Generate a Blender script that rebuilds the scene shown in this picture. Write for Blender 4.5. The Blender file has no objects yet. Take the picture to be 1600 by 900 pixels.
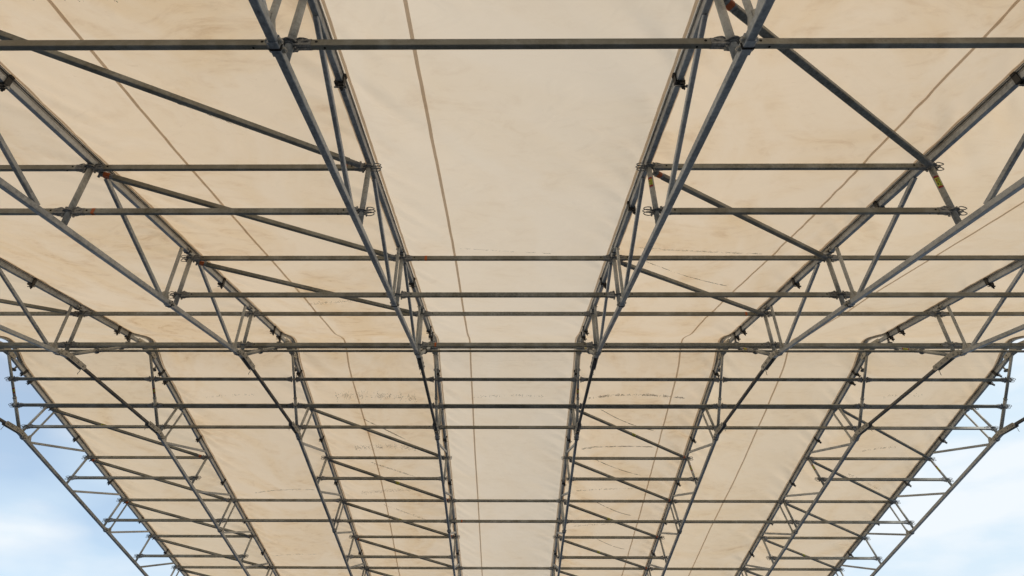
import bpy, bmesh, math, random
from mathutils import Vector, Matrix, noise
random.seed(7)
SC = bpy.context.scene
C = SC.collection
R = math.radians

# ------------------------------------------------------------ camera
EYE = 1.7                                  # eye height above the ground
cd = bpy.data.cameras.new('camera'); cam = bpy.data.objects.new('camera', cd); C.objects.link(cam)
cd.sensor_width = 36; cd.lens = 767.57 * 36 / 1600; cd.shift_x = 15.47 / 1600
cd.clip_start = .05; cd.clip_end = 3000
M_ = Matrix.Rotation(R(.4767), 4, 'Z') @ Matrix.Rotation(R(90 + 41.07), 4, 'X') @ Matrix.Rotation(R(.306), 4, 'Z')
M_.translation = (0, 0, EYE); cam.matrix_world = M_
SC.camera = cam

# ------------------------------------------------------------ light
SUN_EL, SUN_AZ = 44, 108                    # azimuth clockwise from +Y
sd = bpy.data.lights.new('sun', 'SUN'); sd.energy = 1.5; sd.angle = R(11); sd.color = (1, .95, .88)
so = bpy.data.objects.new('sun', sd); C.objects.link(so)
so.rotation_euler = (R(90 - SUN_EL), 0, R(-SUN_AZ + 180))
w = bpy.data.worlds.new('World'); SC.world = w; w.use_nodes = True
nt = w.node_tree; nt.nodes.clear(); N = nt.nodes.new; L = nt.links.new
def nd(t, **k):
    n = N(t)
    for a, b in k.items(): setattr(n, a, b)
    return n
sky = nd('ShaderNodeTexSky', sky_type='NISHITA', sun_disc=False); sky.sun_elevation = R(SUN_EL); sky.sun_rotation = R(SUN_AZ)
sky.air_density = 1.0; sky.dust_density = .4; sky.ozone_density = 1.5
tc = nd('ShaderNodeTexCoord'); mp = nd('ShaderNodeMapping'); mp.inputs['Scale'].default_value = (1, 1, 3.0); mp.inputs['Location'].default_value = (.3, .1, .55)
L(tc.outputs['Generated'], mp.inputs['Vector'])
n1 = nd('ShaderNodeTexNoise'); n1.inputs['Scale'].default_value = 1.7; n1.inputs['Detail'].default_value = 5; n1.inputs['Roughness'].default_value = .42
n1.inputs['Distortion'].default_value = .35
L(mp.outputs[0], n1.inputs['Vector'])
sx = nd('ShaderNodeSeparateXYZ'); L(tc.outputs['Generated'], sx.inputs[0])
ma = nd('ShaderNodeMath', operation='MULTIPLY_ADD'); L(sx.outputs['X'], ma.inputs[0]); ma.inputs[1].default_value = .42; L(n1.outputs['Fac'], ma.inputs[2])
rp = nd('ShaderNodeValToRGB'); rp.color_ramp.elements[0].position = .21; rp.color_ramp.elements[1].position = .36
rp.color_ramp.elements[0].color = (.40, .40, .40, 1)
L(ma.outputs[0], rp.inputs[0])
mx = nd('ShaderNodeMix', data_type='RGBA'); L(rp.outputs['Color'], mx.inputs[0]); L(sky.outputs[0], mx.inputs[6]); 
n2 = nd('ShaderNodeTexNoise'); n2.inputs['Scale'].default_value = 4.5; n2.inputs['Detail'].default_value = 6; L(mp.outputs[0], n2.inputs['Vector'])
cr = nd('ShaderNodeValToRGB'); cr.color_ramp.elements[0].position = .42; cr.color_ramp.elements[1].position = .58
cr.color_ramp.elements[0].color = (.520, .622, .705, 1); cr.color_ramp.elements[1].color = (.640, .685, .722, 1); L(n2.outputs['Fac'], cr.inputs[0])
sc10 = nd('ShaderNodeVectorMath', operation='SCALE'); sc10.inputs['Scale'].default_value = 10.; L(cr.outputs[0], sc10.inputs[0]); L(sc10.outputs[0], mx.inputs[7])
bg = nd('ShaderNodeBackground'); bg.inputs[1].default_value = .13; L(mx.outputs[2], bg.inputs[0])
wo = nd('ShaderNodeOutputWorld'); L(bg.outputs[0], wo.inputs[0])
vs = SC.view_settings; vs.view_transform = 'Standard'; vs.look = 'None'; vs.gamma = 1; vs.use_curve_mapping = False
vs.exposure = .10
SC.cycles.max_bounces = 8; SC.cycles.transparent_max_bounces = 8; SC.cycles.diffuse_bounces = 4; SC.cycles.transmission_bounces = 6

# ------------------------------------------------------------ geometry frame
B = 3.07; X0 = .48792; S0 = 8.69; M = .2406
def TX(k): return (k - X0) * B
def P(x, s, z): return Vector((x, s, z + EYE))
def top_z(s): q = abs(s - S0); return (5.93 if s < S0 else 5.90) - M * q
def bot_z(s): q = abs(s - S0); return (5.06 if s < S0 else 5.03) - M * q
ORD = ['leftmost', 'second', 'third', 'fourth', 'fifth', 'sixth', 'seventh', 'rightmost']
NUM = ['one', 'two', 'three', 'four', 'five', 'six', 'seven', 'eight']

# ------------------------------------------------------------ materials
def mat(name): 
    m = bpy.data.materials.new(name); m.use_nodes = True
    t = m.node_tree; t.nodes.clear()
    return m, t
def steel(name, c0, c1, c2, rough=.5, metal=.55, scale=26, blotch=3.0, objvar=0.0, stain=None, stain_amt=0.0):
    m, t = mat(name); n = t.nodes.new; l = t.links.new
    o = n('ShaderNodeOutputMaterial'); p = n('ShaderNodeBsdfPrincipled'); l(p.outputs[0], o.inputs[0])
    tcn = n('ShaderNodeTexCoord'); geo = n('ShaderNodeNewGeometry')
    v = n('ShaderNodeTexVoronoi'); v.inputs['Scale'].default_value = scale * 2; l(geo.outputs['Position'], v.inputs['Vector'])
    a = n('ShaderNodeTexNoise'); a.inputs['Scale'].default_value = scale; a.inputs['Detail'].default_value = 6; a.inputs['Roughness'].default_value = .7
    b = n('ShaderNodeTexNoise'); b.inputs['Scale'].default_value = blotch; b.inputs['Detail'].default_value = 4
    l(geo.outputs['Position'], a.inputs['Vector']); l(geo.outputs['Position'], b.inputs['Vector'])
    r = n('ShaderNodeValToRGB'); e = r.color_ramp.elements
    e[0].position = .36; e[0].color = (*c0, 1); e[1].position = .66; e[1].color = (*c2, 1); x = e.new(.5); x.color = (*c1, 1)
    mm = n('ShaderNodeMix'); mm.inputs[0].default_value = .45; l(a.outputs['Fac'], mm.inputs[2]); l(b.outputs['Fac'], mm.inputs[3])
    oi = n('ShaderNodeObjectInfo')
    ad = n('ShaderNodeMath'); ad.operation = 'MULTIPLY_ADD'; ad.inputs[1].default_value = objvar; l(oi.outputs['Random'], ad.inputs[0])
    sb = n('ShaderNodeMath'); sb.operation = 'SUBTRACT'; l(mm.outputs[0], sb.inputs[0]); sb.inputs[1].default_value = objvar / 2
    l(sb.outputs[0], ad.inputs[2])
    v2 = n('ShaderNodeMath'); v2.operation = 'MULTIPLY_ADD'; l(v.outputs['Color'], v2.inputs[0]); v2.inputs[1].default_value = .1; l(ad.outputs[0], v2.inputs[2])
    l(v2.outputs[0], r.inputs[0])
    col = r.outputs[0]
    if stain:
        s_ = n('ShaderNodeTexNoise'); s_.inputs['Scale'].default_value = 5.0; s_.inputs['Detail'].default_value = 5; l(geo.outputs['Position'], s_.inputs['Vector'])
        sm = n('ShaderNodeMath'); sm.operation = 'MULTIPLY_ADD'; l(oi.outputs['Random'], sm.inputs[0]); sm.inputs[1].default_value = .35; l(s_.outputs['Fac'], sm.inputs[2])
        sr = n('ShaderNodeMapRange'); sr.inputs[1].default_value = .5; sr.inputs[2].default_value = .85; sr.inputs[4].default_value = stain_amt; l(sm.outputs[0], sr.inputs[0])
        sc = n('ShaderNodeMix'); sc.data_type = 'RGBA'; l(sr.outputs[0], sc.inputs[0]); l(col, sc.inputs[6]); sc.inputs[7].default_value = (*stain, 1)
        col = sc.outputs[2]
    l(col, p.inputs['Base Color']); p.inputs['Metallic'].default_value = metal
    rr = n('ShaderNodeMapRange'); l(a.outputs['Fac'], rr.inputs[0]); rr.inputs[3].default_value = rough - .12; rr.inputs[4].default_value = rough + .18
    l(rr.outputs[0], p.inputs['Roughness'])
    bp = n('ShaderNodeBump'); bp.inputs['Strength'].default_value = .25; bp.inputs['Distance'].default_value = .004
    l(a.outputs['Fac'], bp.inputs['Height']); l(bp.outputs[0], p.inputs['Normal'])
    return m
ST_TRUSS = steel('galvanised_truss_steel', (.18, .20, .22), (.34, .37, .395), (.52, .55, .57), .40, .42, 26, 3.0, .14)
ST_POST = steel('galvanised_post_steel', (.18, .185, .175), (.34, .35, .335), (.50, .51, .49), .48, .3, 34, 3.0, .14)
ST_LEDGER = steel('galvanised_ledger_steel', (.14, .145, .13), (.275, .28, .255), (.38, .385, .35), .46, .3, 30, 2.2, .24, (.105, .088, .048), .6)
ST_DARK = steel('weathered_dark_steel', (.05, .05, .05), (.10, .10, .10), (.18, .18, .175), .5, .4)
ST_CAST = steel('cast_steel', (.08, .085, .085), (.20, .205, .205), (.40, .41, .41), .55, .5, 60)
ST_PLATE = steel('zinc_plate', (.24, .235, .21), (.40, .39, .35), (.56, .55, .50), .5, .35, 40)
ALU = steel('aluminium_rail', (.22, .23, .23), (.38, .39, .39), (.58, .59, .58), .35, .5, 20)
def plain(name, c, rough=.6, metal=0, c2=None, scale=40):
    m, t = mat(name); n = t.nodes.new; l = t.links.new
    o = n('ShaderNodeOutputMaterial'); p = n('ShaderNodeBsdfPrincipled'); l(p.outputs[0], o.inputs[0])
    a = n('ShaderNodeTexNoise'); a.inputs['Scale'].default_value = scale; a.inputs['Detail'].default_value = 4
    g = n('ShaderNodeNewGeometry'); l(g.outputs['Position'], a.inputs['Vector'])
    x = n('ShaderNodeMix'); x.data_type = 'RGBA'; l(a.outputs['Fac'], x.inputs[0]); x.inputs[6].default_value = (*c, 1); x.inputs[7].default_value = (*(c2 or [q * .6 for q in c]), 1)
    l(x.outputs[2], p.inputs['Base Color']); p.inputs['Roughness'].default_value = rough; p.inputs['Metallic'].default_value = metal
    return m
BLACK = plain('black_rubber', (.022, .022, .024), .5)
HOLE = plain('dark_hole', (.012, .012, .012), .9)
ORANGE = plain('orange_paint', (.62, .15, .03), .55, 0, (.42, .10, .03))
YELLOW = plain('yellow_sticker', (.55, .68, .05), .45, 0, (.48, .52, .05))
REDM = plain('red_sticker', (.38, .03, .03), .5)
INK = plain('black_ink', (.02, .02, .02), .6)

def fabric(name, tr, base, stain_amt, seedv):
    m, t = mat(name); n = t.nodes.new; l = t.links.new
    o = n('ShaderNodeOutputMaterial'); g = n('ShaderNodeNewGeometry')
    mpg = n('ShaderNodeMapping'); mpg.inputs['Location'].default_value = (seedv * 3.1, seedv * 1.7, 0); l(g.outputs['Position'], mpg.inputs['Vector'])
    a = n('ShaderNodeTexNoise'); a.inputs['Scale'].default_value = .55; a.inputs['Detail'].default_value = 7; a.inputs['Roughness'].default_value = .62; a.inputs['Distortion'].default_value = 1.1
    l(mpg.outputs[0], a.inputs['Vector'])
    b = n('ShaderNodeTexNoise'); b.inputs['Scale'].default_value = 2.4; b.inputs['Detail'].default_value = 8; b.inputs['Roughness'].default_value = .7; b.inputs['Distortion'].default_value = 2.0
    mb = n('ShaderNodeMapping'); mb.inputs['Scale'].default_value = (.55, 1.35, 1); mb.inputs['Rotation'].default_value = (0, 0, .25); l(mpg.outputs[0], mb.inputs['Vector']); l(mb.outputs[0], b.inputs['Vector'])
    r1 = n('ShaderNodeMapRange'); r1.inputs[1].default_value = .42; r1.inputs[2].default_value = .72; l(a.outputs['Fac'], r1.inputs[0])
    r2 = n('ShaderNodeMapRange'); r2.inputs[1].default_value = .5; r2.inputs[2].default_value = .72; l(b.outputs['Fac'], r2.inputs[0])
    c1 = n('ShaderNodeMix'); c1.data_type = 'RGBA'; c1.inputs[6].default_value = (*tr, 1); c1.inputs[7].default_value = (tr[0] * .94, tr[1] * .87, tr[2] * .75, 1)
    k1 = n('ShaderNodeMath'); k1.operation = 'MULTIPLY'; l(r1.outputs[0], k1.inputs[0]); k1.inputs[1].default_value = stain_amt; l(k1.outputs[0], c1.inputs[0])
    c2 = n('ShaderNodeMix'); c2.data_type = 'RGBA'; l(c1.outputs[2], c2.inputs[6]); c2.inputs[7].default_value = (tr[0] * .62, tr[1] * .47, tr[2] * .34, 1)
    k2 = n('ShaderNodeMath'); k2.operation = 'MULTIPLY'; l(r2.outputs[0], k2.inputs[0]); l(r1.outputs[0], k2.inputs[1])
    k3 = n('ShaderNodeMath'); k3.operation = 'MULTIPLY'; l(k2.outputs[0], k3.inputs[0]); k3.inputs[1].default_value = stain_amt * .75; l(k3.outputs[0], c2.inputs[0])
    # fine scuffs
    f = n('ShaderNodeTexNoise'); f.inputs['Scale'].default_value = 9; f.inputs['Detail'].default_value = 8; f.inputs['Roughness'].default_value = .75; f.inputs['Distortion'].default_value = 1.5; l(mb.outputs[0], f.inputs['Vector'])
    rf = n('ShaderNodeMapRange'); rf.inputs[1].default_value = .6; rf.inputs[2].default_value = .8; rf.inputs[4].default_value = .38 * stain_amt; l(f.outputs['Fac'], rf.inputs[0])
    c3 = n('ShaderNodeMix'); c3.data_type = 'RGBA'; l(rf.outputs[0], c3.inputs[0]); l(c2.outputs[2], c3.inputs[6]); c3.inputs[7].default_value = (tr[0] * .62, tr[1] * .5, tr[2] * .38, 1)
    # creases
    wv = n('ShaderNodeTexNoise'); wv.inputs['Scale'].default_value = 1.5; wv.inputs['Detail'].default_value = 2.5; wv.inputs['Distortion'].default_value = 1.4; wv.inputs['Roughness'].default_value = .5
    mw = n('ShaderNodeMapping'); mw.inputs['Scale'].default_value = (.8, 2.0, 1); mw.inputs['Rotation'].default_value = (0, 0, -.45); l(mpg.outputs[0], mw.inputs['Vector']); l(mw.outputs[0], wv.inputs['Vector'])
    rg = n('ShaderNodeMath'); rg.operation = 'SUBTRACT'; l(wv.outputs['Fac'], rg.inputs[0]); rg.inputs[1].default_value = .5
    ab = n('ShaderNodeMath'); ab.operation = 'ABSOLUTE'; l(rg.outputs[0], ab.inputs[0])
    rr = n('ShaderNodeMapRange'); rr.inputs[2].default_value = .06; rr.inputs[3].default_value = 1; rr.inputs[4].default_value = 0; l(ab.outputs[0], rr.inputs[0])
    bp = n('ShaderNodeBump'); bp.inputs['Strength'].default_value = .18; bp.inputs['Distance'].default_value = .006
    l(rr.outputs[0], bp.inputs['Height'])
    sp = n('ShaderNodeSeparateXYZ'); l(g.outputs['Position'], sp.inputs[0])
    wob = n('ShaderNodeMath'); wob.operation = 'MULTIPLY_ADD'; l(a.outputs['Fac'], wob.inputs[0]); wob.inputs[1].default_value = .12; l(sp.outputs['Y'], wob.inputs[2])
    fr = n('ShaderNodeMath'); fr.operation = 'PINGPONG'; l(wob.outputs[0], fr.inputs[0]); fr.inputs[1].default_value = .63 + .03 * seedv
    fl_ = n('ShaderNodeMapRange'); fl_.inputs[2].default_value = .022; fl_.inputs[3].default_value = 1; fl_.inputs[4].default_value = 0; l(fr.outputs[0], fl_.inputs[0])
    bf = n('ShaderNodeBump'); bf.inputs['Strength'].default_value = .35; bf.inputs['Distance'].default_value = .008; l(fl_.outputs[0], bf.inputs['Height']); l(bf.outputs[0], bp.inputs['Normal'])
    bp2 = n('ShaderNodeBump'); bp2.inputs['Strength'].default_value = .5; bp2.inputs['Distance'].default_value = .03; l(wv.outputs['Fac'], bp2.inputs['Height']); l(bp.outputs[0], bp2.inputs['Normal'])
    d = n('ShaderNodeBsdfDiffuse'); tl = n('ShaderNodeBsdfTranslucent'); gl = n('ShaderNodeBsdfGlossy'); gl.inputs['Roughness'].default_value = .38; gl.inputs['Color'].default_value = (.8, .8, .8, 1)
    for q in (d, tl, gl): l(bp2.outputs[0], q.inputs['Normal'])
    l(c3.outputs[2], tl.inputs['Color'])
    cb = n('ShaderNodeMix'); cb.data_type = 'RGBA'; cb.blend_type = 'MULTIPLY'; cb.inputs[0].default_value = 1; l(c3.outputs[2], cb.inputs[6]); cb.inputs[7].default_value = (*base, 1)
    l(cb.outputs[2], d.inputs['Color'])
    ms = n('ShaderNodeMixShader'); ms.inputs[0].default_value = .6; l(d.outputs[0], ms.inputs[1]); l(tl.outputs[0], ms.inputs[2])
    m2 = n('ShaderNodeMixShader'); m2.inputs[0].default_value = .035; l(ms.outputs[0], m2.inputs[1]); l(gl.outputs[0], m2.inputs[2])
    l(m2.outputs[0], o.inputs[0])
    return m
F_CLEAN = fabric('clean_translucent_tarpaulin', (.95, .757, .562), (.92, .92, .92), .4, 1)
F_TAN = fabric('tan_stained_tarpaulin', (.965, .728, .50), (.92, .92, .92), 1.1, 2)
F_TAN2 = fabric('tan_tarpaulin', (.96, .733, .505), (.92, .92, .92), .75, 5)
F_HEM = fabric('double_layer_tarpaulin', (.76, .655, .535), (.8, .8, .8), .3, 3)
DIRT = plain('grime_on_tarpaulin', (.10, .075, .055), .9, 0, (.22, .165, .11), 60)
_t = DIRT.node_tree; _o = [q for q in _t.nodes if q.type == 'OUTPUT_MATERIAL'][0]; _p = [q for q in _t.nodes if q.type == 'BSDF_PRINCIPLED'][0]
_tr = _t.nodes.new('ShaderNodeBsdfTransparent'); _mx = _t.nodes.new('ShaderNodeMixShader'); _mx.inputs[0].default_value = .72
_t.links.new(_tr.outputs[0], _mx.inputs[1]); _t.links.new(_p.outputs[0], _mx.inputs[2]); _t.links.new(_mx.outputs[0], _o.inputs[0])

# ------------------------------------------------------------ mesh helpers
def link(name, bm, mats, parent=None, smooth=False):
    bmesh.ops.recalc_face_normals(bm, faces=bm.faces)
    me = bpy.data.meshes.new(name); bm.to_mesh(me); bm.free()
    for m_ in (mats if isinstance(mats, (list, tuple)) else [mats]): me.materials.append(m_)
    if smooth:
        for p in me.polygons: p.use_smooth = True
    o = bpy.data.objects.new(name, me); C.objects.link(o)
    if parent: o.parent = parent
    return o
def share(name, me, parent, M4=None):
    o = bpy.data.objects.new(name, me); C.objects.link(o); o.parent = parent
    if M4 is not None: o.matrix_basis = M4
    return o
def frame(a, b, up):
    d = (b - a).normalized(); x = d.cross(up).normalized(); y = x.cross(d).normalized()
    return d, x, y
def bar(bm, a, b, w, h, up=Vector((0, 0, 1)), bev=.006, mi=0):
    """rectangular tube from a to b, w across, h along up, chamfered long edges"""
    d, x, y = frame(a, b, up); c = bev
    prof = [(-w/2 + c, -h/2), (w/2 - c, -h/2), (w/2, -h/2 + c), (w/2, h/2 - c), (w/2 - c, h/2), (-w/2 + c, h/2), (-w/2, h/2 - c), (-w/2, -h/2 + c)]
    r0 = [bm.verts.new(a + x * u + y * v) for u, v in prof]; r1 = [bm.verts.new(b + x * u + y * v) for u, v in prof]
    n = len(prof); fs = []
    for i in range(n): fs.append(bm.faces.new((r0[i], r0[(i+1) % n], r1[(i+1) % n], r1[i])))
    fs.append(bm.faces.new(r0[::-1])); fs.append(bm.faces.new(r1))
    for f in fs: f.material_index = mi
def rod(bm, pts, r, seg=12, closed=False, mi=0):
    """round tube along a polyline"""
    rings = []; n = len(pts); prev = None
    for i, p in enumerate(pts):
        if closed: t = (pts[(i+1) % n] - pts[i-1])
        else: t = pts[min(i+1, n-1)] - pts[max(i-1, 0)]
        t.normalize()
        if prev is None:
            prev = t.orthogonal().normalized()
        x = (prev - t * prev.dot(t)).normalized(); y = t.cross(x); prev = x
        rings.append([bm.verts.new(p + (x * math.cos(a) + y * math.sin(a)) * r) for a in [2 * math.pi * j / seg for j in range(seg)]])
    m = n if closed else n - 1
    for i in range(m):
        A, Bq = rings[i], rings[(i+1) % n]
        for j in range(seg):
            f = bm.faces.new((A[j], A[(j+1) % seg], Bq[(j+1) % seg], Bq[j])); f.material_index = mi; f.smooth = True
    if not closed:
        bm.faces.new(rings[0][::-1]).material_index = mi; bm.faces.new(rings[-1]).material_index = mi
def disc(bm, c, axis, r, t, seg=16, mi=0):
    rod(bm, [c - axis * t / 2, c + axis * t / 2], r, seg, mi=mi)
def plate(bm, pts, nrm, t, mi=0):
    a = [bm.verts.new(p - nrm * t / 2) for p in pts]; b = [bm.verts.new(p + nrm * t / 2) for p in pts]; n = len(pts)
    bm.faces.new(a[::-1]).material_index = mi; bm.faces.new(b).material_index = mi
    for i in range(n): bm.faces.new((a[i], a[(i+1) % n], b[(i+1) % n], b[i])).material_index = mi
def empty(name, loc, label, cat, group=None):
    o = bpy.data.objects.new(name, None); o.location = loc; o.empty_display_size = .1; C.objects.link(o)
    o['label'] = label; o['category'] = cat
    if group: o['group'] = group
    return o
XV = Vector((1, 0, 0))

# ------------------------------------------------------------ ground
bm = bmesh.new(); g = 900
vs_ = [bm.verts.new(p) for p in ((-g, -g, 0), (g, -g, 0), (g, g, 0), (-g, g, 0))]; bm.faces.new(vs_)
m, t = mat('asphalt_ground'); n = t.nodes.new; l = t.links.new
o_ = n('ShaderNodeOutputMaterial'); p_ = n('ShaderNodeBsdfPrincipled'); l(p_.outputs[0], o_.inputs[0]); p_.inputs['Roughness'].default_value = .85
a_ = n('ShaderNodeTexNoise'); a_.inputs['Scale'].default_value = 1.2; a_.inputs['Detail'].default_value = 10; gg = n('ShaderNodeNewGeometry'); l(gg.outputs['Position'], a_.inputs['Vector'])
r_ = n('ShaderNodeValToRGB'); r_.color_ramp.elements[0].color = (.06, .075, .10, 1); r_.color_ramp.elements[1].color = (.115, .135, .17, 1); l(a_.outputs['Fac'], r_.inputs[0]); l(r_.outputs[0], p_.inputs['Base Color'])
go = link('ground', bm, m); go['kind'] = 'structure'; go['label'] = 'grey asphalt ground under the canopy'

# ------------------------------------------------------------ trusses
TOPN = [1.75, 3.63, 5.51, 7.39, 9.27, 11.15, 13.03]       # q of post tops, node 1..7
DIAG = [(3.42, 1.89), (5.30, 3.74), (7.19, 5.62), (9.07, 7.50), (10.95, 9.38), (12.83, 11.26)]
STRUT = {'near': [2.0, 3.86, 7.64, 11.40], 'far': [1.99, 5.77, 9.53, 13.29]}
SGN = {'near': -1, 'far': 1}
EAVE = 13.35
def TP(side, q, dz=0): s = S0 + SGN[side] * q; return P(0, s, top_z(s) + dz)
def BP(side, q, dz=0): s = S0 + SGN[side] * q; return P(0, s, bot_z(s) + dz)
NRM = {s: Vector((0, SGN[s] * .2340, .9722)) for s in SGN}         # outward normal of each slope
UPS = {s: Vector((0, -SGN[s] * .9722, .2340)) for s in SGN}        # up the slope
K1 = P(0, 7.19, 4.72); K2 = P(0, 10.19, 4.69); PK1 = P(0, 8.58, 5.905); PK2 = P(0, 8.80, 5.90)
# rosette nodes used by the purlins: (centre in the truss plane, post axis)
NODE = {}
for side, off_t, off_b in (('near', 1, 1), ('far', 1, 1)):
    for i, q in enumerate(TOPN):
        a = TP(side, q); b = BP(side, q - .205); ax = (a - b).normalized()
        NODE[side, i+1, 'upper'] = (a - ax * .065, ax)
        NODE[side, i+1, 'lower'] = (a - ax * .655, ax)
for nm, p, q_, pk in (('near', 7.65, 5.08, 0), ('far', 9.733, 5.079, 0)):
    pass
ax1 = (PK1 - K1).normalized(); ax2 = (PK2 - K2).normalized()
def onaxis(K, ax, s): tt = (s - K.y) / ax.y; return K + ax * tt
NODE['near', 0, 'lower'] = (onaxis(K1, ax1, 7.66), ax1); NODE['near', 0, 'upper'] = (onaxis(K1, ax1, 8.11), ax1)
NODE['far', 0, 'lower'] = (onaxis(K2, ax2, 9.733), ax2); NODE['far', 0, 'upper'] = (onaxis(K2, ax2, 9.285), ax2)

def surf_z(X, s):
    q = abs(s - S0); ic = 6.01 if s < S0 else 5.98
    if q < .9: ic = ic + (5.995 - ic) * (1 - q / .9)
    base = ic - M * (math.sqrt(q * q + .01) if q < 1 else q)
    if q < .7: base += .12 * (.5 + .5 * math.cos(math.pi * q / .7))
    return base
def rail_pts(off):
    pts = []; ss = [S0 - EAVE, S0 - 9, S0 - 6, S0 - 3, S0 - 1.5, S0 - .9] + [S0 + (i - 14) * .05 for i in range(29)] + [S0 + .9, S0 + 1.5, S0 + 3, S0 + 6, S0 + 9, S0 + EAVE]
    for s in ss:
        sl = (surf_z(0, s - .01) - surf_z(0, s + .01)) / .02
        nn = Vector((0, sl, 1)).normalized()
        pts.append((P(0, s, surf_z(0, s)), nn))
    return [(p + nn * off, nn) for p, nn in pts]
def extrude_path(bm, prof, path, mi=0):
    rings = [[bm.verts.new(p + XV * u + nn * v) for u, v in prof] for p, nn in path]; n = len(prof)
    for i in range(len(path) - 1):
        for j in range(n):
            bm.faces.new((rings[i][j], rings[i][(j+1) % n], rings[i+1][(j+1) % n], rings[i+1][j])).material_index = mi
    bm.faces.new(rings[0][::-1]).material_index = mi; bm.faces.new(rings[-1]).material_index = mi

# --- rosette with wire safety loops, local axis +Z = post axis, X = across trusses
def rosette_mesh():
    bm = bmesh.new()
    disc(bm, Vector((0, 0, 0)), Vector((0, 0, 1)), .058, .010, 18)
    disc(bm, Vector((0, 0, 0)), Vector((0, 0, 1)), .038, .034, 14)
    for sg in (-1, 1):
        for k, (yy, zz) in enumerate(((-.022, .020), (.020, .020), (0, -.028))):
            pts = [Vector((sg * (.05 + .042 + .042 * math.cos(a)), yy + .004 * math.sin(a * 2), zz + .020 * math.sin(a) * (1 if k < 2 else 1.2))) for a in [2 * math.pi * j / 12 for j in range(12)]]
            rod(bm, pts, .0052, 6, closed=True)
        bar(bm, Vector((sg * .052, 0, -.055)), Vector((sg * .052, 0, .05)), .012, .03, up=Vector((0, 1, 0)), bev=.002)
        bar(bm, Vector((sg * .03, -.012, -.018)), Vector((sg * .078, -.012, -.018)), .02, .02, bev=.003)
    me = bpy.data.meshes.new('rosette'); bmesh.ops.recalc_face_normals(bm, faces=bm.faces); bm.to_mesh(me); bm.free(); me.materials.append(ST_CAST)
    return me
ROS = rosette_mesh()
def clamp_mesh():
    bm = bmesh.new()   # local: x across, y along the chord, z normal (up), origin at chord centre
    for sg in (-1, 1):
        bar(bm, Vector((sg * .036, -.024, 0)), Vector((sg * .036, .024, 0)), .012, .11, bev=.003)
        bar(bm, Vector((sg * .040, -.020, .055)), Vector((sg * .040, .020, .055)), .018, .03, bev=.003)
    bar(bm, Vector((0, -.024, -.043)), Vector((0, .024, -.043)), .09, .016, bev=.003)
    bar(bm, Vector((.018, -.02, -.06)), Vector((.018, .02, -.06)), .05, .034, bev=.006)
    me = bpy.data.meshes.new('rail_clamp')
    rod(bm, [Vector((.02, 0, -.04)), Vector((.03, 0, -.125))], .009, 8)
    rod(bm, [Vector((.024, 0, -.085)), Vector((.024, 0, -.105))], .019, 6)
    rod(bm, [Vector((-.045, .006, -.078)), Vector((.06, .006, -.078))], .008, 8, mi=1)
    rod(bm, [Vector((.055, .006, -.078)), Vector((.068, .006, -.078))], .015, 6, mi=1)
    bmesh.ops.recalc_face_normals(bm, faces=bm.faces); bm.to_mesh(me); bm.free(); me.materials.append(BLACK); me.materials.append(ST_CAST)
    return me
CLAMP = clamp_mesh()
def bolt_mesh():
    bm = bmesh.new()
    rod(bm, [Vector((-.058, 0, 0)), Vector((.058, 0, 0))], .009, 8)
    for sg in (-1, 1):
        rod(bm, [Vector((sg * .036, 0, 0)), Vector((sg * .039, 0, 0))], .021, 12); rod(bm, [Vector((sg * .039, 0, 0)), Vector((sg * .052, 0, 0))], .017, 6)
    me = bpy.data.meshes.new('bolt'); bmesh.ops.recalc_face_normals(bm, faces=bm.faces); bm.to_mesh(me); bm.free(); me.materials.append(ST_PLATE)
    return me
BOLT = bolt_mesh()
def basis(z, y=None):
    z = z.normalized(); x = XV.copy(); y = z.cross(x).normalized()
    return Matrix((x, y, z)).transposed().to_4x4()

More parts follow.
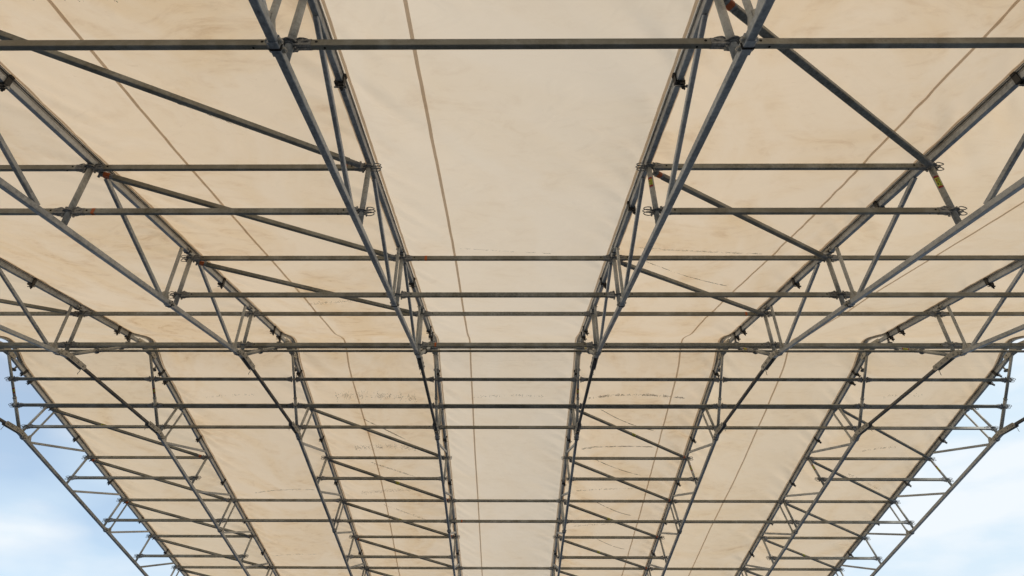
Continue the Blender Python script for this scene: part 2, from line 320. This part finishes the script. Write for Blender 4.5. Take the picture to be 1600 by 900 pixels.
STRUCT_PARTS = []   # (name, mesh, local matrix, [subparts])
def proto_truss():
    T = bpy.data.objects.new('roof_truss', None); C.objects.link(T)
    def part(name, bm, mt, par=T): return link(name, bm, mt, par)
    for side in ('near', 'far'):
        n_ = NRM[side]
        bm = bmesh.new(); bar(bm, TP(side, EAVE), TP(side, .30), .054, .066, n_, .005); part('top_chord', bm, ST_TRUSS)
        bm = bmesh.new(); bar(bm, BP(side, EAVE), BP(side, 1.50), .056, .062, n_, .005); part('bottom_chord', bm, ST_TRUSS)
        for i, q in enumerate(TOPN):
            bm = bmesh.new(); a = TP(side, q) - n_ * .033; b = BP(side, q - .205) + n_ * .031
            rod(bm, [a, b], .029, 14)
            po = part('post', bm, ST_POST)
            for lv in ('upper', 'lower'):
                c, ax = NODE[side, i+1, lv]; m4 = basis(ax); m4.translation = c; share('rosette', ROS, po, m4)
        for a_, b_ in DIAG:
            bm = bmesh.new(); bar(bm, TP(side, a_) - n_ * .034, BP(side, b_) + n_ * .031, .040, .05, n_, .006); part('diagonal', bm, ST_TRUSS)
        for q in STRUT[side]:
            if q > EAVE: continue
            bm = bmesh.new(); bar(bm, TP(side, q) - n_ * .034, BP(side, q - .205) + n_ * .031, .038, .042, UPS[side], .008); part('strut', bm, ST_POST)
            # chord splice between strut and post
            for fn, w_ in ((TP, .066), (BP, .068)):
                qq = q - .12 - (.205 if fn is BP else 0)
                bm = bmesh.new(); bar(bm, fn(side, qq + .05), fn(side, qq - .05), w_, w_ + .012, n_, .004)
                bar(bm, fn(side, qq + .006), fn(side, qq - .006), w_ + .010, w_ + .02, n_, .002, 1)
                sp = link('splice_sleeve', bm, [ST_TRUSS, HOLE], T)
                for d_ in (-.032, .032):
                    m4 = Matrix.Translation(fn(side, qq + d_)); share('bolt', BOLT, sp, m4)
            bm = bmesh.new(); v = UPS[side]
            c = BP(side, q - .205) + n_ * .03
            plate(bm, [c - v * .12, c - v * .02 + n_ * .10, c + v * .03 + n_ * .10, c + v * .09], XV, .012); part('gusset_plate', bm, ST_PLATE)
    # ridge piece
    bm = bmesh.new(); bar(bm, K1 - Vector((0, -.10, 0)), K2 - Vector((0, .10, 0)), .052, .052, Vector((0, 0, 1)), .008); part('ridge_tie', bm, ST_DARK)
    for K, PKp, ax, side in ((K1, PK1, ax1, 'near'), (K2, PK2, ax2, 'far')):
        bm = bmesh.new(); Lh = (PKp - K).length
        rod(bm, [K + ax * .03, K + ax * Lh * .42], .031, 14); 
        rod(bm, [K + ax * Lh * .42, K + ax * (Lh - .01)], .026, 14); disc(bm, K + ax * Lh * .42, ax, .036, .03, 12)
        po = part('ridge_strut', bm, ST_POST)
        for lv in ('upper', 'lower'):
            c, a_ = NODE[side, 0, lv]; m4 = basis(a_); m4.translation = c; share('rosette', ROS, po, m4)
        # bent splice plates
        sg = SGN[side]; v = UPS[side]; h = Vector((0, -sg, 0))
        for xs in (-.036, .036):
            bm = bmesh.new(); c = K + XV * xs; A = c - v * .20; Bq = c + h * .42; u = Vector((0, 0, 1))
            plate(bm, [A - NRM[side] * .04, A + NRM[side] * .04, c + u * .045 , Bq + u * .045, Bq + h * .03, Bq - u * .045, c - u * .045], XV, .008)
            if xs > 0: sp = part('splice_plate', bm, ST_PLATE)
            else: part('splice_plate', bm, ST_PLATE)
        for q_ in (-.15, -.06, .08, .24, .37):
            pp = K + (v * q_ if q_ < 0 else h * q_); share('bolt', BOLT, sp, Matrix.Translation(pp))
        bm = bmesh.new(); f0 = K + h * .40 - Vector((0, 0, .05)); rod(bm, [f0, f0 - Vector((.0, 0, .05)), f0 - Vector((.012, 0, .08)), f0 - Vector((.0, 0, .10))], .005, 6); part('safety_pin', bm, ST_CAST)
        # bolted stub hanging under the chord
        c = P(0, S0 + sg * .52, top_z(S0 + sg * .52)); bm = bmesh.new()
        rod(bm, [c - NRM[side] * .02, c - NRM[side] * .15], .02, 10); disc(bm, c - NRM[side] * .13, NRM[side], .055, .01, 14); disc(bm, c - NRM[side] * .17, NRM[side], .012, .06, 8)
        part('ridge_stub', bm, ST_CAST)
    bm = bmesh.new()
    for xs in (-.033, .033):
        plate(bm, [P(xs, S0 - .34, 5.84), P(xs, S0 - .34, 5.90), P(xs, S0 - .1, 5.95), P(xs, S0 + .1, 5.95), P(xs, S0 + .34, 5.88), P(xs, S0 + .34, 5.81), P(xs, S0 + .14, 5.83), P(xs, S0 - .14, 5.83)], XV, .008)
    bar(bm, P(0, S0 - .16, 5.845), P(0, S0 + .16, 5.845), .12, .012, Vector((0, 0, 1)), .003)
    sp = part('peak_plate', bm, ST_PLATE)
    for s_ in (-.26, -.12, .12, .26): share('bolt', BOLT, sp, Matrix.Translation(P(0, S0 + s_, 5.875)))
    # tarpaulin rail standing on the top chords
    bm = bmesh.new()
    extrude_path(bm, [(-.026, -.043), (.026, -.043), (.026, -.036), (.012, -.034), (.012, -.022), (.033, -.020), (.033, -.012), (.018, -.010), (.018, -.002), (.030, .002), (.030, .010), (-.030, .010), (-.030, .002), (-.018, -.002), (-.018, -.010), (-.033, -.012), (-.033, -.020), (-.012, -.022), (-.012, -.034), (-.026, -.036)], rail_pts(0))
    part('tarpaulin_rail', bm, ALU)
    bm = bmesh.new()
    for xs in (-.0275, .0275):
        extrude_path(bm, [(xs - .0055, -.008), (xs + .0055, -.008), (xs + .0055, .003), (xs - .0055, .003)], rail_pts(0))
    part('rail_gasket', bm, BLACK)
    return T
def clamps(T, k, ss):
    for s in ss:
        side = 'near' if s < S0 else 'far'
        m4 = basis(NRM[side]); m4.translation = P(0, s, top_z(s)); share('rail_clamp', CLAMP, T, m4)

def copy_tree(o, par=None):
    c = o.copy(); C.objects.link(c); c.parent = par
    for ch in list(o.children): copy_tree(ch, c)
    return c
T0 = proto_truss(); TR = {}
LAB = ['leftmost galvanised roof truss, edge of the tarpaulin with open sky beyond', 'second roof truss from the left, galvanised lattice under a tarpaulin rail',
 'third roof truss from the left, galvanised, braces run right from it', 'fourth roof truss from the left, left side of the pale middle tarpaulin',
 'fifth roof truss from the left, right side of the pale middle tarpaulin', 'sixth roof truss from the left, yellow sticker on its large right hand post',
 'seventh roof truss from the left, last but one before the right edge', 'rightmost galvanised roof truss, edge of the tarpaulin with white sky beyond']
for i, k in enumerate(range(-3, 5)):
    T = T0 if i == 0 else copy_tree(T0)
    TR[k] = T; T['label'] = LAB[i]; T['category'] = 'roof truss'; T['group'] = 'roof trusses side by side under the tarpaulin'
for i, k in enumerate(range(-3, 5)):
    T = TR[k]; T.location = (TX(k), 0, 0)
    cl = [2.12, 5.88, 7.80, 8.09, 9.42, 11.65, 13.43, 15.3, 17.1, 19.0]
    if k in (1, 2): cl.append(3.95)
    if k in (-3, 4, -2, 3): cl.append(9.68)
    clamps(T, k, cl)

# ------------------------------------------------------------ stickers on the posts
def sticker(parent, c, axis, face, ln, wd, r, loc_matrix=None):
    """yellow label with red ends and printed lines, wrapped on the side of a tube that faces 'face'"""
    axis = axis.normalized(); f0 = (face - axis * face.dot(axis)).normalized(); f1 = axis.cross(f0)
    bm = bmesh.new(); na = 5; span = wd / r / 2
    def patch(t0, t1, a0, a1, rr, mi):
        n = 4
        for j in range(n):
            b0 = a0 + (a1 - a0) * j / n; b1 = a0 + (a1 - a0) * (j+1) / n
            q = [bm.verts.new(c + axis * tt + (f0 * math.cos(bb) + f1 * math.sin(bb)) * rr) for tt, bb in ((t0, b0), (t1, b0), (t1, b1), (t0, b1))]
            bm.faces.new(q).material_index = mi
    patch(-ln/2, ln/2, -span, span, r + .0015, 0)
    patch(-ln/2 - .014, -ln/2 + .012, -span - .05, span + .05, r + .0022, 1); patch(ln/2 - .012, ln/2 + .014, -span - .05, span + .05, r + .0022, 1)
    for i in range(5):
        t = ln * (-.28 + i * .14)
        patch(t, t + ln * .06, -span * .7, -span * (.05 + .1 * (i % 2)), r + .0022, 2)
    patch(-ln * .3, -ln * .02, span * .15, span * .6, r + .0022, 1); patch(ln * .06, ln * .3, span * .2, span * .62, r + .0022, 2)
    return link('sticker', bm, [YELLOW, REDM, INK], parent)
def kids(o, n): return sorted([c for c in o.children if c.name.split('.')[0] == n], key=lambda c: c.name)
def post_of(T, side, i):
    ps = kids(T, 'post'); return ps[(0 if side == 'near' else 7) + i - 1]
EYEV = P(0, 0, 0)
for k, side, i, f_, ln in ((1, 'near', 3, .38, .10), (2, 'near', 3, .38, .13), (3, 'far', 2, .45, .12), (4, 'far', 2, .5, .12), (2, 'far', 2, .5, .12)):
    T = TR[k]; a = NODE[side, i, 'upper'][0]; b = NODE[side, i, 'lower'][0]; c = a.lerp(b, f_)
    face = (EYEV - (c + Vector((TX(k), 0, 0)))); face.x += -1.2 if k < 2 else (1.0 if i == 3 else 0)
    sticker(post_of(T, side, i), c, b - a, face, ln, .04, .029)
for k in (-3, -2, 1):
    T = TR[k]; po = kids(T, 'ridge_strut')[1]; c = onaxis(K2, ax2, 9.48)
    sticker(po, c, -ax2, EYEV - (c + Vector((TX(k), 0, 0))), .09, .035, .027)

for k in (1, 2, 3):
    T = TR[k]; po = kids(T, 'ridge_strut')[0]; c = onaxis(K1, ax1, 7.92)
    sticker(po, c, ax1, EYEV - (c + Vector((TX(k), 0, 0))), .13, .04, .027)

# ------------------------------------------------------------ purlins (ledgers) between the trusses
def ledger_mesh(L_, hole=True):
    bm = bmesh.new(); h, w_ = .068, .040     # local X along, Y across, Z along post axis
    bar(bm, Vector((-L_/2 + .13, 0, 0)), Vector((L_/2 - .13, 0, 0)), w_, h, bev=.005)
    for sg in (-1, 1):
        for yy in (-w_/2 - .0012, w_/2 + .0012):
            disc(bm, Vector((sg * (L_/2 - .19), yy, .004)), Vector((0, 1, 0)), .010, .002, 10, mi=1)
        disc(bm, Vector((sg * (L_/2 - .25), 0, -h/2 - .0012)), Vector((0, 0, 1)), .008, .002, 8, mi=1)
    me = bpy.data.meshes.new('tube'); bmesh.ops.recalc_face_normals(bm, faces=bm.faces); bm.to_mesh(me); bm.free(); me.materials.append(ST_LEDGER); me.materials.append(HOLE)
    return me
def head_mesh():
    bm = bmesh.new()
    bar(bm, Vector((-.045, 0, 0)), Vector((.045, 0, 0)), .046, .078, bev=.010)
    bar(bm, Vector((.045, 0, 0)), Vector((.066, 0, 0)), .03, .085, bev=.006)
    bar(bm, Vector((.05, 0, -.07)), Vector((.05, 0, .065)), .010, .022, up=Vector((1, 0, 0)), bev=.002)
    me = bpy.data.meshes.new('wedge_head'); bmesh.ops.recalc_face_normals(bm, faces=bm.faces); bm.to_mesh(me); bm.free(); me.materials.append(ST_CAST)
    return me
LEDGER = ledger_mesh(B); HEAD = head_mesh()
def tape_obj(par, x, ln=.035):
    bm = bmesh.new(); bar(bm, Vector((x - ln/2, 0, 0)), Vector((x + ln/2, 0, 0)), .0435, .0715, bev=.007); return link('marking_tape', bm, ORANGE, par)
NTH = ['', 'first', 'second', 'third', 'fourth', 'fifth', 'sixth', 'seventh']
def rowname(side, i, lv):
    if i == 0: return f'{lv} grey purlin on the {side} ridge strut'
    return f'{lv} grey purlin at {NTH[i]} {side} post from ridge'
ODD = (-3, -1, 1, 3); ALL = tuple(range(-3, 4))
ROWS = []
def row(side, i, lv, bays): ROWS.append((side, i, lv, bays))
row('near', 0, 'lower', ALL); row('near', 0, 'upper', ALL); row('far', 0, 'upper', ALL); row('far', 0, 'lower', ALL)
row('near', 1, 'upper', ALL); row('near', 1, 'lower', ALL)
row('near', 2, 'upper', (-3, -1, 0, 1, 2, 3)); row('near', 2, 'lower', (-3, -1, 0, 1, 2, 3))
row('near', 3, 'upper', (-2, -1, 1, 3)); row('near', 3, 'lower', (-2, -1, 1, 3))
row('near', 4, 'upper', ALL); row('near', 4, 'lower', ALL)
row('far', 1, 'upper', ALL); row('far', 1, 'lower', ALL)
for i in range(2, 7):
    b = ALL if i % 2 == 1 else ODD
    row('far', i, 'upper', b); row('far', i, 'lower', b)
TAPES = {('near', 3, 'upper', -1): 1.28, ('near', 3, 'lower', -1): -1.28, ('near', 2, 'upper', 0): -1.18, ('near', 1, 'upper', 1): 1.2, ('far', 3, 'lower', 0): -1.2, ('near', 1, 'lower', 0): -1.25}
def put_purlin(side, i, lv, k):
    c, ax = NODE[side, i, lv]
    lab = f'{rowname(side, i, lv)}, between trusses {NUM[k+3]} and {NUM[k+4]} from left'
    m4 = basis(ax); m4.translation = c + Vector((TX(k) + B/2, 0, 0)) 
    m4 = m4 @ Matrix.Translation((random.uniform(-.004, .004), 0, random.uniform(-.003, .003)))
    e = empty('purlin', (0, 0, 0), lab, 'purlin', 'galvanised purlins of the ' + side + ' slope')
    e.matrix_world = m4
    share('tube', LEDGER, e)
    share('wedge_head', HEAD, e, Matrix.Translation((B/2 - .11, 0, 0)))
    share('wedge_head', HEAD, e, Matrix.Translation((-B/2 + .11, 0, 0)) @ Matrix.Rotation(math.pi, 4, 'Z'))
    if (side, i, lv, k) in TAPES: tape_obj(e, TAPES[side, i, lv, k])
for side, i, lv, bays in ROWS:
    for k in bays: put_purlin(side, i, lv, k)

# ------------------------------------------------------------ diagonal braces in every other bay
def put_brace(k, A, Bn, where, ends=(0, 0), patch=None):
    """from node A on truss k to node Bn on truss k+1"""
    (ca, axa), (cb, axb) = NODE[A], NODE[Bn]
    up = UPS[A[0]] if A[0] == 'near' else -UPS[A[0]]
    a = ca + Vector((TX(k) + .075, 0, 0)) - axa * .035 + up * .05; b = cb + Vector((TX(k+1) - .075, 0, 0)) - axb * .030 - up * .07
    e = empty('brace', a, f'diagonal brace {where}, between trusses {NUM[k+3]} and {NUM[k+4]} from left', 'brace', 'diagonal braces between the trusses')
    la, lb = a - a, b - a; n_ = axb
    d = (lb - la).normalized()
    bm = bmesh.new(); bar(bm, la + d * .12, lb - d * .12, .056, .058, n_, .005); tb = link('tube', bm, ST_LEDGER, e)
    for p0, p1, on in ((la, la + d * .12, ends[0]), (lb - d * .12, lb, ends[1])):
        bm = bmesh.new(); bar(bm, p0, p1, .060, .048, n_, .010); fl = link('end_fitting', bm, ST_CAST, e)
        if on:
            bm = bmesh.new(); pm = p0.lerp(p1, .5); bar(bm, pm - d * .028, pm + d * .028, .0635, .0515, n_, .010); link('paint_band', bm, ORANGE, fl)
        bm = bmesh.new()
        q = p0 if p0 == la else p1
        rod(bm, [q - n_ * .05, q + n_ * .05], .012, 8); link('wedge_pin', bm, ST_CAST, e)
    if patch:
        c = la.lerp(lb, patch); bm = bmesh.new(); bar(bm, c - d * .05, c + d * .05, .0585, .0605, n_, .005)
        for j in range(3): bar(bm, c + d * (-.035 + j * .025), c + d * (-.022 + j * .025), .0592, .0612, n_, .005, 1 if j != 1 else 2)
        link('sticker', bm, [YELLOW, INK, REDM], e)
for k in ODD:
    near = [('near', 5, 'upper'), ('near', 4, 'upper'), ('near', 3, 'upper'), ('near', 2, 'upper'), ('near', 1, 'upper')]
    for j in range(4):
        en = (1 if (k in (-1, 1) and j > 0 and not (j == 3 and k == 1)) else 0, 0)
        put_brace(k, near[j], near[j+1], f'rising to {NTH[4-j]} near post from ridge', en)
    far = [('far', i, 'upper') for i in range(1, 8)]
    for j in range(5):
        put_brace(k, far[j], far[j+1], f'falling to {NTH[j+2]} far post from ridge',
                  (1 if (k == -3 and j in (1, 2)) or (k == -1 and j == 3) else 0, 1 if (k == 1) or (k == -1 and j in (1, 2)) or (k == -3 and j == 0) else 0),
                  {(-3, 0): .33, (-1, 1): .55, (-1, 2): .5, (1, 0): .5, (1, 2): .45, (1, 3): .42, (3, 3): .5, (-3, 3): .62}.get((k, j)))

# ------------------------------------------------------------ tarpaulin panels
SEAM = {-1: [(1.38, -.655), (1.76, -.66), (2.66, -.66), (3.65, -.654), (4.9, -.639), (6.39, -.620), (7.52, -.622), (8.74, -.65), (9.26, -.635), (10.58, -.613), (11.73, -.60), (13.6, -.595), (15.84, -.618), (18.17, -.655)],
 0: [(1.4, .234), (3.04, .242), (5.1, .252), (7.08, .242), (8.83, .238), (9.8, .246), (11.76, .236), (14.23, .241), (18.19, .239)],
 1: [(1.43, 1.781), (2.7, 1.774), (3.77, 1.774), (5.29, 1.755), (6.83, 1.69), (7.69, 1.69), (8.74, 1.735), (9.6, 1.73), (10.81, 1.728), (12.5, 1.739), (14.52, 1.75), (18.36, 1.747)],
 2: [(3.95, 2.55), (4.71, 2.517), (5.67, 2.48), (7.28, 2.475), (8.92, 2.49), (9.58, 2.47), (11.94, 2.476), (13.26, 2.485), (14.77, 2.46), (18.29, 2.458)]}
MARKS = [(10.2, -0.787, 10.25, -0.185, .10, 260, .11), (10.91, -0.606, 11.75, -0.289, .02, 130, .02), (12.01, -0.748, 12.01, -0.247, .10, 190, .10), (12.55, -0.644, 13.19, -0.288, .02, 110, .03), (13.96, -0.807, 13.78, -0.252, .10, 150, .09), (14.45, -0.626, 15.25, -0.27, .03, 80, .05), (6.64, -0.639, 6.52, -0.337, .03, 40, .05), (1.34, -0.72, 1.35, -0.375, 0, 40, .04), (1.87, -0.775, 2.71, -0.337, 0, 130, .010),
 (10.21, 0.25, 10.19, 0.779, .08, 50, .03), (4.89, 0.283, 5.02, 0.701, .02, 40, .015), (10.25, 1.118, 10.25, 1.84, .16, 300, .03), (10.6, 1.227, 11.29, 1.657, -.06, 170, .010), (12.05, 1.125, 11.93, 1.694, .10, 170, .02), (12.37, 1.214, 13.07, 1.65, -.05, 180, .010), (13.88, 1.123, 13.66, 1.625, .08, 100, .03), (14.28, 1.307, 14.97, 1.661, -.05, 170, .010), (15.63, 1.141, 15.4, 1.652, .08, 80, .03), (16.17, 1.374, 16.85, 1.689, -.05, 100, .012), (4.93, 1.116, 5.02, 1.69, .03, 170, .02), (5.27, 1.174, 5.97, 1.651, -.04, 200, .008), (12.06, 3.403, 11.9, 3.667, .05, 40, .04), (12.98, 3.422, 13.75, 3.815, .03, 80, .05), (13.95, -1.76, 13.8, -1.228, .12, 70, .02), (10.16, 3.309, 10.11, 3.583, .04, 30, .06), (17.46, -1.946, 17.19, -1.417, .1, 50, .02), (10.21, -1.78, 10.1, -1.379, .03, 26, .03)]
def fab_z(X, s, k, wr=True):
    base = surf_z(X, s); u = (X / B + X0) - k
    tap = min(1, max(0, (abs(s - S0) - .3) / 1.5))
    z = base - .11 * 4 * u * (1 - u) * (.25 + .75 * tap)
    if wr:
        d = min(u, 1 - u) * B; sg = 1 if u < .5 else -1
        ph = s * 1.0 - sg * d * .95
        fade = math.exp(-d / .42) * (1 - math.exp(-(d / .16) ** 2))
        z += fade * .08 * noise.noise(Vector((ph * 7.5, d * .8, k * 7.7)))
        z += fade * .05 * noise.noise(Vector((ph * 2.6, d * .5, k * 3.3 + 20)))
        edge = min(1, d / .15)
        z += .010 * edge * noise.noise(Vector((X * .55, s * 1.5, k * 9.1)))
        z += .003 * edge * noise.noise(Vector((X * 1.6 + s * .8, s * 4.2, k * 2.1)))
    return z
PLAB = {-3: 'leftmost tan tarpaulin roof panel beside the open sky', -2: 'second tarpaulin roof panel from the left, brown stains on the far slope', -1: 'third tan tarpaulin panel from left, seam and broad speckled grime arcs',
        0: 'middle pale grey beige tarpaulin panel, clean with one dark seam left of centre', 1: 'tan tarpaulin panel just right of the middle one, thin dark arcs of grime', 2: 'sixth tarpaulin panel from the left, pale with a seam along its middle', 3: 'rightmost tarpaulin roof panel, beside the white sky'}
FM = {-3: F_TAN2, -2: F_TAN, -1: F_TAN, 0: F_CLEAN, 1: F_TAN, 2: F_TAN2, 3: F_TAN2}
def lerp_tab(tab, s):
    if s <= tab[0][0]: return tab[0][1]
    for (a, b), (c, d) in zip(tab, tab[1:]):
        if s <= c: return b + (d - b) * (s - a) / (c - a)
    return tab[-1][1]
def strip(bm, k, ufun, wd, s0, s1, ds, dz, mi=0):
    prev = None; s = s0
    while s <= s1 + 1e-6:
        Xc = TX(sum(ufun(s + o_ * .22) for o_ in range(-5, 6)) / 11); row_ = [bm.verts.new(P(Xc + o, s, fab_z(Xc + o, s, k) - dz)) for o in (-wd/2, 0, wd/2)]
        if prev:
            for j in range(2): bm.faces.new((prev[j], prev[j+1], row_[j+1], row_[j])).material_index = mi
        prev = row_; s += ds
for k in range(-3, 4):
    e = empty('tarpaulin_panel', (TX(k) + B/2, S0 - EAVE, EYE + surf_z(0, S0 - EAVE)), PLAB[k], 'tarpaulin', 'tarpaulin roof panels side by side')
    off = -e.location
    bm = bmesh.new(); nx = 44; ds = .06; ns = int(2 * EAVE / ds); ss = [S0 - EAVE + 2 * EAVE * j / ns for j in range(ns + 1)]
    xs = []
    for i in range(nx + 1):
        u = i / nx; u = u - .11 * math.sin(4 * math.pi * u) / 2 ; xs.append(TX(k) + .026 + (B - .052) * u)
    grid = [[bm.verts.new(P(x, s, fab_z(x, s, k))) for x in xs] for s in ss]
    for j in range(ns):
        for i in range(nx): bm.faces.new((grid[j][i], grid[j][i+1], grid[j+1][i+1], grid[j+1][i]))
    # grime rubbed into the sheet
    rnd = random.Random(k + 50)
    for (s0, u0, s1, u1, bow, cnt, th) in MARKS:
        if math.floor((u0 + u1) / 2) != k: continue
        for _ in range(int(cnt * (3.0 if th > .02 else 1.8))):
            t_ = rnd.random(); 
            if noise.noise(Vector((t_ * 9, s0 * 3, 0))) < -.18 and rnd.random() < .8: continue
            s = s0 + (s1 - s0) * t_ - bow * 4 * t_ * (1 - t_) + rnd.gauss(0, th * .5); X = TX(u0 + (u1 - u0) * t_)
            a = rnd.uniform(.003, .010) if th > .02 else rnd.uniform(.012, .045); b = rnd.uniform(.002, .007) if th > .02 else rnd.uniform(.0015, .0035)
            if th > .02 and rnd.random() < .6: a, b = b * .7, a * 1.6
            if s0 < 6: a *= .55; b *= .55
            q = [bm.verts.new(P(X + x_, s + y_ + x_ * (s1 - s0 - 4 * bow * (1 - 2 * t_)) / max(.1, (u1 - u0) * B), fab_z(X + x_, s + y_, k) - .004)) for x_, y_ in ((-a, -b), (a, -b * .6), (a * .8, b), (-a, b * .7))]
            bm.faces.new(q).material_index = 1
    for v in bm.verts: v.co += off
    me = bpy.data.meshes.new('sheet'); bm.to_mesh(me); bm.free(); me.materials.append(FM[k]); me.materials.append(DIRT)
    for p in me.polygons: p.use_smooth = p.material_index == 0
    so_ = bpy.data.objects.new('sheet', me); C.objects.link(so_); so_.parent = e
    if k in SEAM:
        bm = bmesh.new(); strip(bm, k, lambda s: lerp_tab(SEAM[k], s), .034, S0 - EAVE + .02, S0 + EAVE - .02, .08, .005)
        for v in bm.verts: v.co += off
        link('seam', bm, F_HEM, e, True)
    for sgn, nm in ((0, 'hem'), (1, 'hem')):
        bm = bmesh.new(); uu = (k + .060 / B) if sgn == 0 else (k + 1 - .060 / B)
        strip(bm, k, lambda s: uu, .030, S0 - EAVE + .02, S0 + EAVE - .02, .08, .004)
        for v in bm.verts: v.co += off
        link(nm, bm, F_HEM, e, True)
